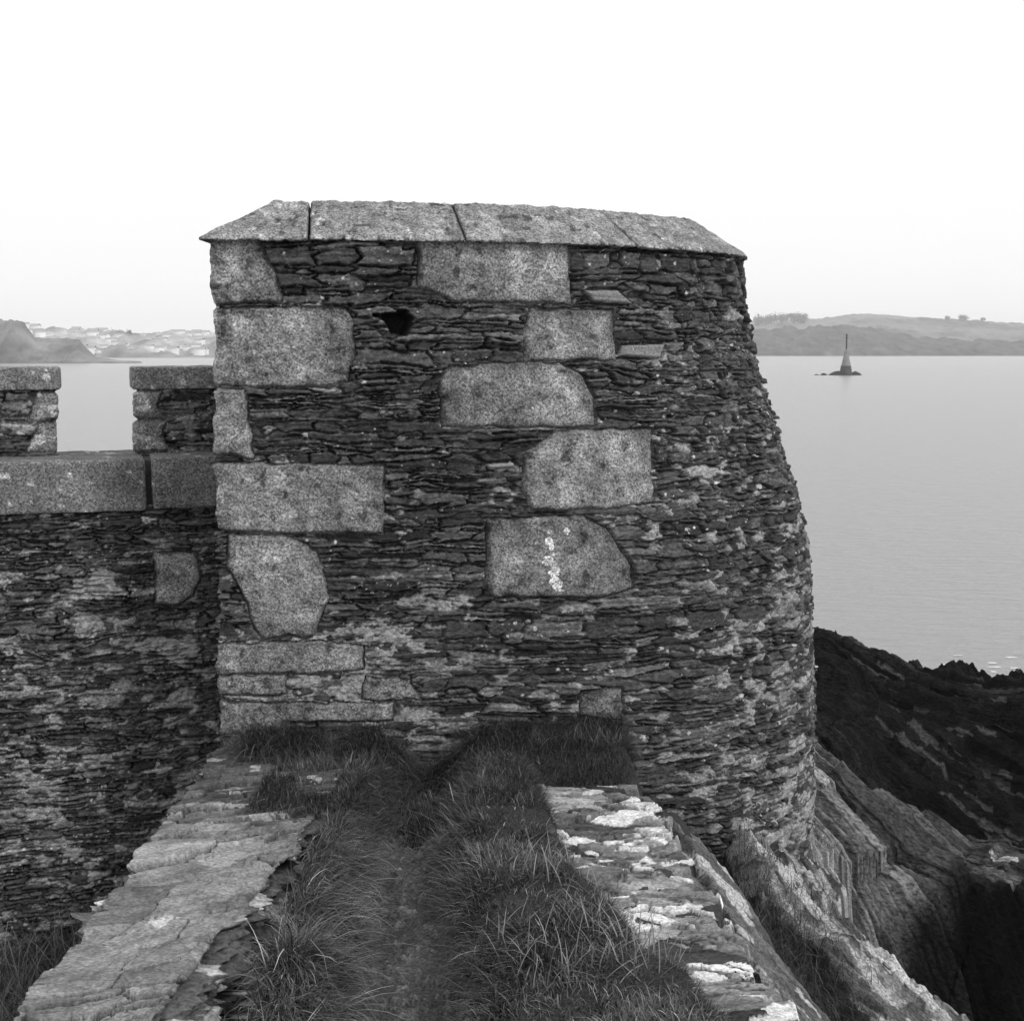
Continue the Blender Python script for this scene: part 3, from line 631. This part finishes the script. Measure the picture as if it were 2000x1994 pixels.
def wood2(X_, Y_, A, V): return .13 * (1 + .7 * hsh(np.floor(X_ * .008 + .6 * fbm(X_ * .003, Y_ * .003, 8, 2)), np.floor(Y_ * .010 + .6 * fbm(X_ * .003, Y_ * .003, 9, 2)), 6) * .6) * (1 - .5 * (fbm(X_ * .03, Y_ * .02, 7, 3) > .25))
def hgt(D, ypx): return 10 + D * np.tan(np.arctan((997 - np.asarray(ypx, float)) / 2780) - R_(6.5))
PX = [1380, 1480, 1560, 1650, 1720, 1800, 1880, 1960, 2100]
land('wooded_hill', PX, [1850] * 9, hgt(2150, [645, 645, 640, 637, 645, 660, 662, 668, 670]), 1850, 380, wood, 3)
land('far_hill', [1200, 1430, 1475, 1540, 1600, 1650, 1720, 1800, 1880, 1960, 2100], [2500] * 11, hgt(3100, [630, 628, 628, 626, 621, 613, 614, 620, 624, 629, 634]), 2500, 800, wood2, 13, can=4.)
PL = [-150, 0, 39, 51, 61, 75, 102, 138, 162, 175, 191, 230, 280]
land('headland', PL, [950] * 13, hgt(1000, [634, 625, 623, 628, 640, 656, 663, 661, 664, 681, 697, 703, 706]).clip(.5), 950, 65, lambda x, y, a, v: .15 * (1 + .9 * fbm(x * .05, y * .05, 6, 4)).clip(.1), 23, can=3., cs=.15)
land('village_hill', [-150, 30, 100, 200, 300, 430, 600, 900, 1300], [1500] * 9, hgt(2100, [630, 636, 642, 648, 651, 653, 655, 655, 650]), 1500, 800, lambda x, y, a, v: .24 * (1 + 1.3 * fbm(x * .02, y * .008, 7, 4)).clip(.1), 33, can=11., cs=.04)

# houses on the far hillside
M_white = mat_stone('white_render', .1, 1, 0, base=.85); M_roof = mat_stone('far_roof', .2, 1, 0, base=.3)
def house_proto():
    h = thing('house', (0, 0, 0), 'small pale house on the hazy village hillside across the water', 'house', 'houses on the far hillside')
    V = [(-6, -4, -4), (6, -4, -4), (6, 4, -4), (-6, 4, -4), (-6, -4, 6), (6, -4, 6), (6, 4, 6), (-6, 4, 6), (-6, 0, 9), (6, 0, 9)]
    mesh_obj('wall', V[:8], [(0, 1, 5, 4), (1, 2, 6, 5), (2, 3, 7, 6), (3, 0, 4, 7)], None, M_white, h, smooth=False)
    V2 = [(-6.5, -4.6, 5.8), (6.5, -4.6, 5.8), (6.5, 0, 9.2), (-6.5, 0, 9.2), (-6.5, 4.6, 5.8), (6.5, 4.6, 5.8)]
    mesh_obj('roof', V2, [(0, 1, 2, 3), (3, 2, 5, 4)], None, M_roof, h, smooth=False)
    return h
hp = house_proto(); r = np.random.default_rng(4); first = True
def copytree(o, p=None):
    c = o.copy(); C.objects.link(c); c.parent = p
    for ch in list(o.children): copytree(ch, c)
    return c
for i in range(80):
    a = r.uniform(50, 420); v = r.choice([r.uniform(.05, .25), r.uniform(.3, .7)]); Yh = 1500 + v * 800; top = float(np.interp(a, [30, 100, 200, 300, 430], hgt(2100, [636, 642, 648, 651, 653])))
    zz = top * float(np.interp(v, [0, .04, .5, .75, 1], [0, .10, .72, 1, .2]))
    o = hp if first else copytree(hp); first = False
    o.location = (float(px2(a)) * Yh, Yh, zz + 1.5); o.rotation_euler = (0, 0, r.uniform(-.5, .5)); s_ = float(r.uniform(.35, .85)); o.scale = (s_ * r.uniform(1, 1.8), s_, s_ * .9)
    o['label'] = 'small pale house on the hazy village hillside across the water'

# trees on the skyline
def tree(name, x, y, z, H, Wd, label, seed, n=900):
    t = thing(name, (x, y, z), label, 'tree', None); r = np.random.default_rng(seed)
    V = []; Fa = []
    for k in range(8):
        a = k / 8 * 2 * math.pi
        for (zz, rr) in ((-3, .05 * H), (H * .35, .03 * H), (H * .8, .008 * H)): V.append((x + rr * math.cos(a), y + rr * math.sin(a), z + zz))
    for k in range(8):
        for j in (0, 1): a = k * 3 + j; b = ((k + 1) % 8) * 3 + j; Fa.append((a, b, b + 1, a + 1))
    mesh_obj('trunk', V, Fa, None, M_leaf, t)
    cl = r.normal(0, 1, (14, 3)); cl /= np.linalg.norm(cl, axis=1)[:, None]; cl *= r.uniform(.3, .8, (14, 1)); cl[:, 2] = cl[:, 2] * .5
    c = cl[r.integers(0, 14, n)] + r.normal(0, .17, (n, 3)); c = np.stack([c[:, 0] * Wd / 2, c[:, 1] * Wd / 2, H * .46 + c[:, 2] * H * .74], -1)
    e1 = r.normal(0, 1, (n, 3)); e2 = r.normal(0, 1, (n, 3)); e1 /= np.linalg.norm(e1, axis=1)[:, None]; e2 /= np.linalg.norm(e2, axis=1)[:, None]
    sz = H * .05; o0 = np.array([x, y, z])
    V = np.stack([c - e1 * sz, c - e2 * sz, c + e1 * sz, c + e2 * sz], 1).reshape(-1, 3) + o0
    mesh_obj('crown', V, np.arange(4 * n).reshape(-1, 4), None, M_leaf, t, smooth=False)
def onfar(px, top, D, H, Wd, label, seed):
    tree('tree', float(px2(px)) * D, D, float(hgt(D, top)) - H, H, Wd, label, seed)
onfar(1874, 612, 3060, 18, 22, 'broad round tree alone on the far skyline near the right edge', 1)
onfar(1843, 616, 3060, 11, 14, 'smaller tree left of the broad skyline tree on the far hill', 2)
onfar(1912, 619, 3060, 10, 12, 'small tree on the far skyline right of the broad tree', 3)
for i, (p_, t_, w_) in enumerate([(1478, 613, 22), (1500, 610, 24), (1523, 608, 26), (1545, 607, 26), (1562, 611, 20)]):
    o = onfar(p_, t_, 3000, 26, w_ * 1.5, ['leftmost tree of the hilltop clump beside the bastion', 'second tree from left in the hilltop clump', 'middle tree of the hilltop clump', 'tallest tree of the hilltop clump, second from right', 'rightmost tree of the hilltop clump'][i], 10 + i)
for i, (p_, t_) in enumerate([(155, 641), (185, 641), (232, 642), (258, 642), (395, 646)]):
    onfar(p_, t_, 2050, 17, 16, ['leftmost round tree on the village skyline', 'dark round tree on the village skyline, second from left', 'middle tree on the village skyline', 'low tree on the village skyline right of the middle one', 'tree on the village skyline just left of the bastion'][i], 30 + i)

# ============================================================ BEACON on its rock
DB = 533.
def Bx(p): return float(px2(p)) * DB
M_bdark = mat_stone('beacon_stone', .4, .8, 0, base=.05); M_blight = mat_stone('beacon_paint', .35, .9, 0, base=.2); M_iron = mat_stone('iron', .1, 1, 0, base=.03); M_blackrock = mat_stone('black_rock', .3, .5, .5, .3, base=.012)
be = thing('beacon', (Bx(1649), DB, 0), 'conical stone sea beacon with thin topmast standing on a low black rock', 'beacon')
def lathe(name, prof, cx, cy, mat, parent, n=28, smooth=True):
    V = []; Fa = []
    for (rr, zz) in prof:
        for k in range(n): a = k / n * 2 * math.pi; V.append((cx + rr * math.cos(a), cy + rr * math.sin(a), zz))
    for j in range(len(prof) - 1):
        for k in range(n): Fa.append((j * n + k, j * n + (k + 1) % n, (j + 1) * n + (k + 1) % n, (j + 1) * n + k))
    return mesh_obj(name, V, Fa, None, mat, parent, smooth)
lathe('stone_base', [(2.35, .2), (2.2, 1.2), (1.92, 3.2), (1.85, 3.5), (1.8, 3.52)], Bx(1649), DB, M_bdark, be)
lathe('painted_cone', [(1.78, 3.52), (1.45, 5.0), (1.0, 7.0), (.62, 8.6), (.35, 9.6), (.05, 9.9)], Bx(1649), DB, M_blight, be)
pole = lathe('topmast', [(.3, 9.4), (.28, 12), (.24, 14.6)], Bx(1649), DB, M_iron, be, 8)
for zz in (14.9, 13.9): lathe('ball_mark', [(.02, zz - .4), (.3, zz - .25), (.4, zz), (.3, zz + .25), (.02, zz + .4)], Bx(1649), DB, M_iron, be, 12)
def islet(pa, pb, H, label, seed):
    cx = (Bx(pa) + Bx(pb)) / 2; hw = (Bx(pb) - Bx(pa)) / 2
    Xg, Y2 = np.meshgrid(np.linspace(-1.1, 1.1, 60), np.linspace(-1.1, 1.1, 40)); rr = np.hypot(Xg, Y2)
    z_ = H * (1 - rr ** 2) + H * .35 * fbm(Xg * 3, Y2 * 3, seed, 4) * (rr < 1.3)
    o = grid_obj('rock', np.stack([cx + Xg * hw, DB + Y2 * max(hw * .7, 1.5), z_ - .1], -1), None, M_blackrock)
    tag(o, label, 'rock', 'low black rocks around the beacon'); return o
islet(1615, 1664, 1.7, 'largest low black rock under the beacon', 1); islet(1655, 1681, 1.45, 'black rock at the right foot of the beacon', 2)
islet(1599, 1614, .8, 'small black rock left of the beacon', 3); islet(1586, 1599, .45, 'smallest leftmost black rock awash left of the beacon', 4)

# ============================================================ GRASS
def blades(name, P, D, L, Wd, droop, tone, label, cat, seg=4, seed=0, curl=.25):
    """P roots (n,3); D lean direction (n,2); L length; droop 0..2 bends the tip over"""
    n = len(P); r = np.random.default_rng(seed)
    hd = np.concatenate([D, np.zeros((n, 1))], 1); sid = np.stack([-D[:, 1], D[:, 0], np.zeros(n)], 1); tw = r.normal(0, curl, n)
    pos = P.copy(); V = []; T = []
    ang0 = np.radians(90 - 65 * r.random(n) ** 1.4)
    for j in range(seg + 1):
        f = j / seg; wd = Wd * (1 - f) ** .7 * .5 + .00015
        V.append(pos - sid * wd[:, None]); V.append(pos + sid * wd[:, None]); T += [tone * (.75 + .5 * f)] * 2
        ang = ang0 - droop * (f + .15) * 1.5
        dv = hd * np.cos(ang)[:, None] + sid * (tw * f)[:, None]; dv[:, 2] += np.sin(ang); dv /= np.linalg.norm(dv, axis=1)[:, None]
        pos = pos + dv * (L / seg)[:, None]
    V = np.stack(V, 1); T = np.stack(T, 1); m = 2 * (seg + 1); i0 = (np.arange(n) * m)[:, None]
    Fa = np.concatenate([np.concatenate([i0 + 2 * j, i0 + 2 * j + 1, i0 + 2 * j + 3, i0 + 2 * j + 2], 1) for j in range(seg)], 0)
    V = V.reshape(-1, 3); V[:, 2] += EYE
    o = mesh_obj(name, V, Fa, T.ravel(), M_grass); return tag(o, label, cat, kind='stuff')
r = np.random.default_rng(77)
def field(n, x0, x1, y0, y1, dens):
    x = r.uniform(x0, x1, n); y = y0 + (y1 - y0) * r.random(n) ** 1.0; k = r.random(n) < dens(x, y); return x[k], y[k]
def pcx(Y): return -.245 - .07 * sst(3.2, 4.1, Y)
def clump(x, y, s, fq=7): return fbm(x * fq, y * fq, s, 2)
def gslope(x, y):
    e = .04; gx = (gz(x + e, y) - gz(x - e, y)) / (2 * e); gy = (gz(x, y + e) - gz(x, y - e)) / (2 * e); return gx, gy
def turf(name, x, y, Lf, Wf, tf, droopf, label, seed, jitter=.9):
    gx, gy = gslope(x, y); cl = clump(x, y, seed)
    a = fbm(x * 5, y * 5, seed + 3, 3) * 6.0
    D = np.stack([-gx * 2.2 + .8 * np.cos(a) + r.normal(0, .8 * jitter, len(x)), -gy * 2.2 - .35 + .7 * np.sin(a) + r.normal(0, .8 * jitter, len(x))], 1); D /= np.linalg.norm(D, axis=1)[:, None] + 1e-9
    L = Lf(x, y) * (1 + .45 * cl) * np.exp(r.normal(0, .3, len(x))); T = tf(x, y) * np.exp(r.normal(0, .65, len(x)))
    return blades(name, np.stack([x, y, gz(x, y) - .004], 1), D, L, Wf * np.exp(r.normal(0, .4, len(x))), droopf * np.exp(r.normal(0, .5, len(x))), T, label, 'grass', seed=seed, curl=.5)
def dpath(x, y): return abs(x - pcx(y)) - (.135 - .06 * sst(3.2, 4.6, y))
# left bank: long fine tussocks
x, y = field(68000, -.585, -.2, 2.5, 5.25, lambda x, y: sst(.0, .06, dpath(x, y)) * (.35 + .65 * sst(-.5, .2, clump(x, y, 1))))
turf('bank_grass', x, y, lambda x, y: .050 * (1 + .5 * (1 + clump(x, y, 31, 3))) * np.where(r.random(len(x)) < .06, 1.5, 1) * (1 - .62 * sst(3.9, 4.5, y)), .0024, lambda x, y: .088 - .04 * sst(4.0, 4.6, y), .85, 'long fine tussock grass on the left bank of the path', 1)
# right bank
rx = rxf
x, y = field(82000, -.25, .7, 2.5, 5.1, lambda x, y: sst(.0, .05, dpath(x, y)) * (1 - sst(-.0, .09, x - rx(y) + .05 * clump(x, y, 8, 5))) * (.4 + .6 * sst(-.5, .2, clump(x, y, 2))))
turf('turf', x, y, lambda x, y: (.028 - .010 * sst(.12, .0, rxf(y) - x) + .036 * (1 - sst(.0, .18, dpath(x, y)))) * np.where(r.random(len(x)) < .08, 1.8, 1) * (1 - .4 * sst(4.1, 4.7, y)), .0023, lambda x, y: .08, .55, 'shorter dark turf between the path and the slate ledge on the right', 2)
# thin growth over path end and by the bastion
x, y = field(42000, -.85, .45, 4.45, 5.35, lambda x, y: .9 * sst(.08, .0, x - np.maximum(rxf(y), .45 * sst(4.93, 5.0, y))))
turf('short_turf', x, y, lambda x, y: .035 + .02 * sst(5.0, 5.2, y), .0018, lambda x, y: .055, .45, 'short worn turf where the path meets the bastion', 3)
x, y = field(16000, -.45, .02, 2.4, 4.7, lambda x, y: .75 * (dpath(x, y) < .03) * sst(-.09, .0, dpath(x, y)) * sst(-.3, .3, clump(x, y, 41, 9)) + .04 * (dpath(x, y) < .03))
turf('path_weeds', x, y, lambda x, y: .018 + 0 * x, .0018, lambda x, y: .06, .5, 'sparse tiny weeds on the bare earth path', 4)
# tall drooping fringe against the wall
n = 19000; x = r.uniform(-1.0, .45, n); y = 5.27 + .19 * sst(-.4, .3, x) - r.random(n) ** 2 * .16; keep = clump(x, x * 0, 5, 6) > -.6 + r.random(n) * .5; x = x[keep]; y = y[keep]
a = r.normal(0, .9, len(x)); D = np.stack([np.sin(a), -np.cos(a)], 1); zb = gz(x, y) + .0
blades('wall_grass', np.stack([x, y, zb], 1), D, (.11 + .04 * clump(x, y, 6, 5)) * np.exp(r.normal(0, .25, len(x))), np.full(len(x), .0016), .95 * np.exp(r.normal(0, .2, len(x))), .05 * np.exp(r.normal(0, .6, len(x))), 'dark drooping grass fringe growing along the foot of the bastion', 'grass', seed=6)
# coarse pale dead stems on the right
cx_ = np.array([(.02, 3.28), (.12, 3.22), (.20, 3.45), (.05, 3.9), (.27, 3.35), (.33, 3.6), (.12, 3.75), (-.02, 3.4), (.38, 3.3), (.30, 3.2), (.2, 3.95), (.42, 3.45)])
n = 330; ci = r.integers(0, len(cx_), n); x = cx_[ci, 0] + r.normal(0, .045, n); y = cx_[ci, 1] + r.normal(0, .045, n); a = r.uniform(0, 2 * math.pi, n); D = np.stack([np.cos(a), np.sin(a)], 1)
blades('dry_stems', np.stack([x, y, gz(x, y)], 1), D, r.uniform(.05, .13, n), np.full(n, .0034), r.uniform(.1, .8, n), r.uniform(.12, .26, n), 'pale coarse dead stems poking out of the turf right of the path', 'dry stems', seed=8)
# ditch at lower left
n = 5000; x = r.uniform(-2.1, -1.15, n); y = r.uniform(4.5, 5.75, n); a = r.uniform(0, 2 * math.pi, n); D = np.stack([np.cos(a), np.sin(a)], 1)
blades('ditch_grass', np.stack([x, y, -2.5 + 0 * x], 1), D, r.uniform(.12, .34, n), np.full(n, .004), r.uniform(.3, .9, n), .085 * np.exp(r.normal(0, .5, n)), 'coarse grass tufts in the ditch at the foot of the battlement wall', 'grass', seed=9)
# growth in the rock gully and behind the ledge
n = 60000; x = r.uniform(.35, 1.6, n); y = r.uniform(2.6, 6.6, n); bz, _, gg, rd, cc, dd_ = bed(x, y)
k = (r.random(n) < gg * sst(3.5, 4.4, y) * (.35 + .65 * sst(-.3, .2, clump(x, y, 11, 4))) + rd * .3 * (clump(x, y, 12, 4) > .36) + .5 * sst(.62, .40, dd_) * (dd_ > .28) * (y > 4.3)) & (cc > .03); x = x[k]; y = y[k]; bz = bz[k]
a = r.uniform(0, 2 * math.pi, len(x)); D = np.stack([np.cos(a), np.sin(a)], 1)
blades('gully_growth', np.stack([x, y, bz - .005], 1), D, r.uniform(.03, .10, len(x)), np.full(len(x), .002), r.uniform(.2, .9, len(x)), .04 * np.exp(r.normal(0, .5, len(x))), 'dark low heathery growth in the rock gully below the bastion', 'ground cover', seed=12)

# ============================================================ HAZE
hb = [(a, b, c) for a in (-6100, 6100) for b in (-400, 6100) for c in (-14, 130)]
hz = mesh_obj('haze', hb, [(0, 1, 3, 2), (4, 6, 7, 5), (0, 4, 5, 1), (2, 3, 7, 6), (0, 2, 6, 4), (1, 5, 7, 3)], None, None, smooth=False)
m = bpy.data.materials.new('haze'); m.use_nodes = True; N = m.node_tree.nodes; N.clear(); o_ = N.new('ShaderNodeOutputMaterial'); pv = N.new('ShaderNodeVolumePrincipled')
pv.inputs['Color'].default_value = (1, 1, 1, 1); pv.inputs['Density'].default_value = .00018; m.node_tree.links.new(pv.outputs[0], o_.inputs['Volume'])
hz.data.materials.append(m); tag(hz, 'thin pale sea haze', 'haze', kind='stuff')
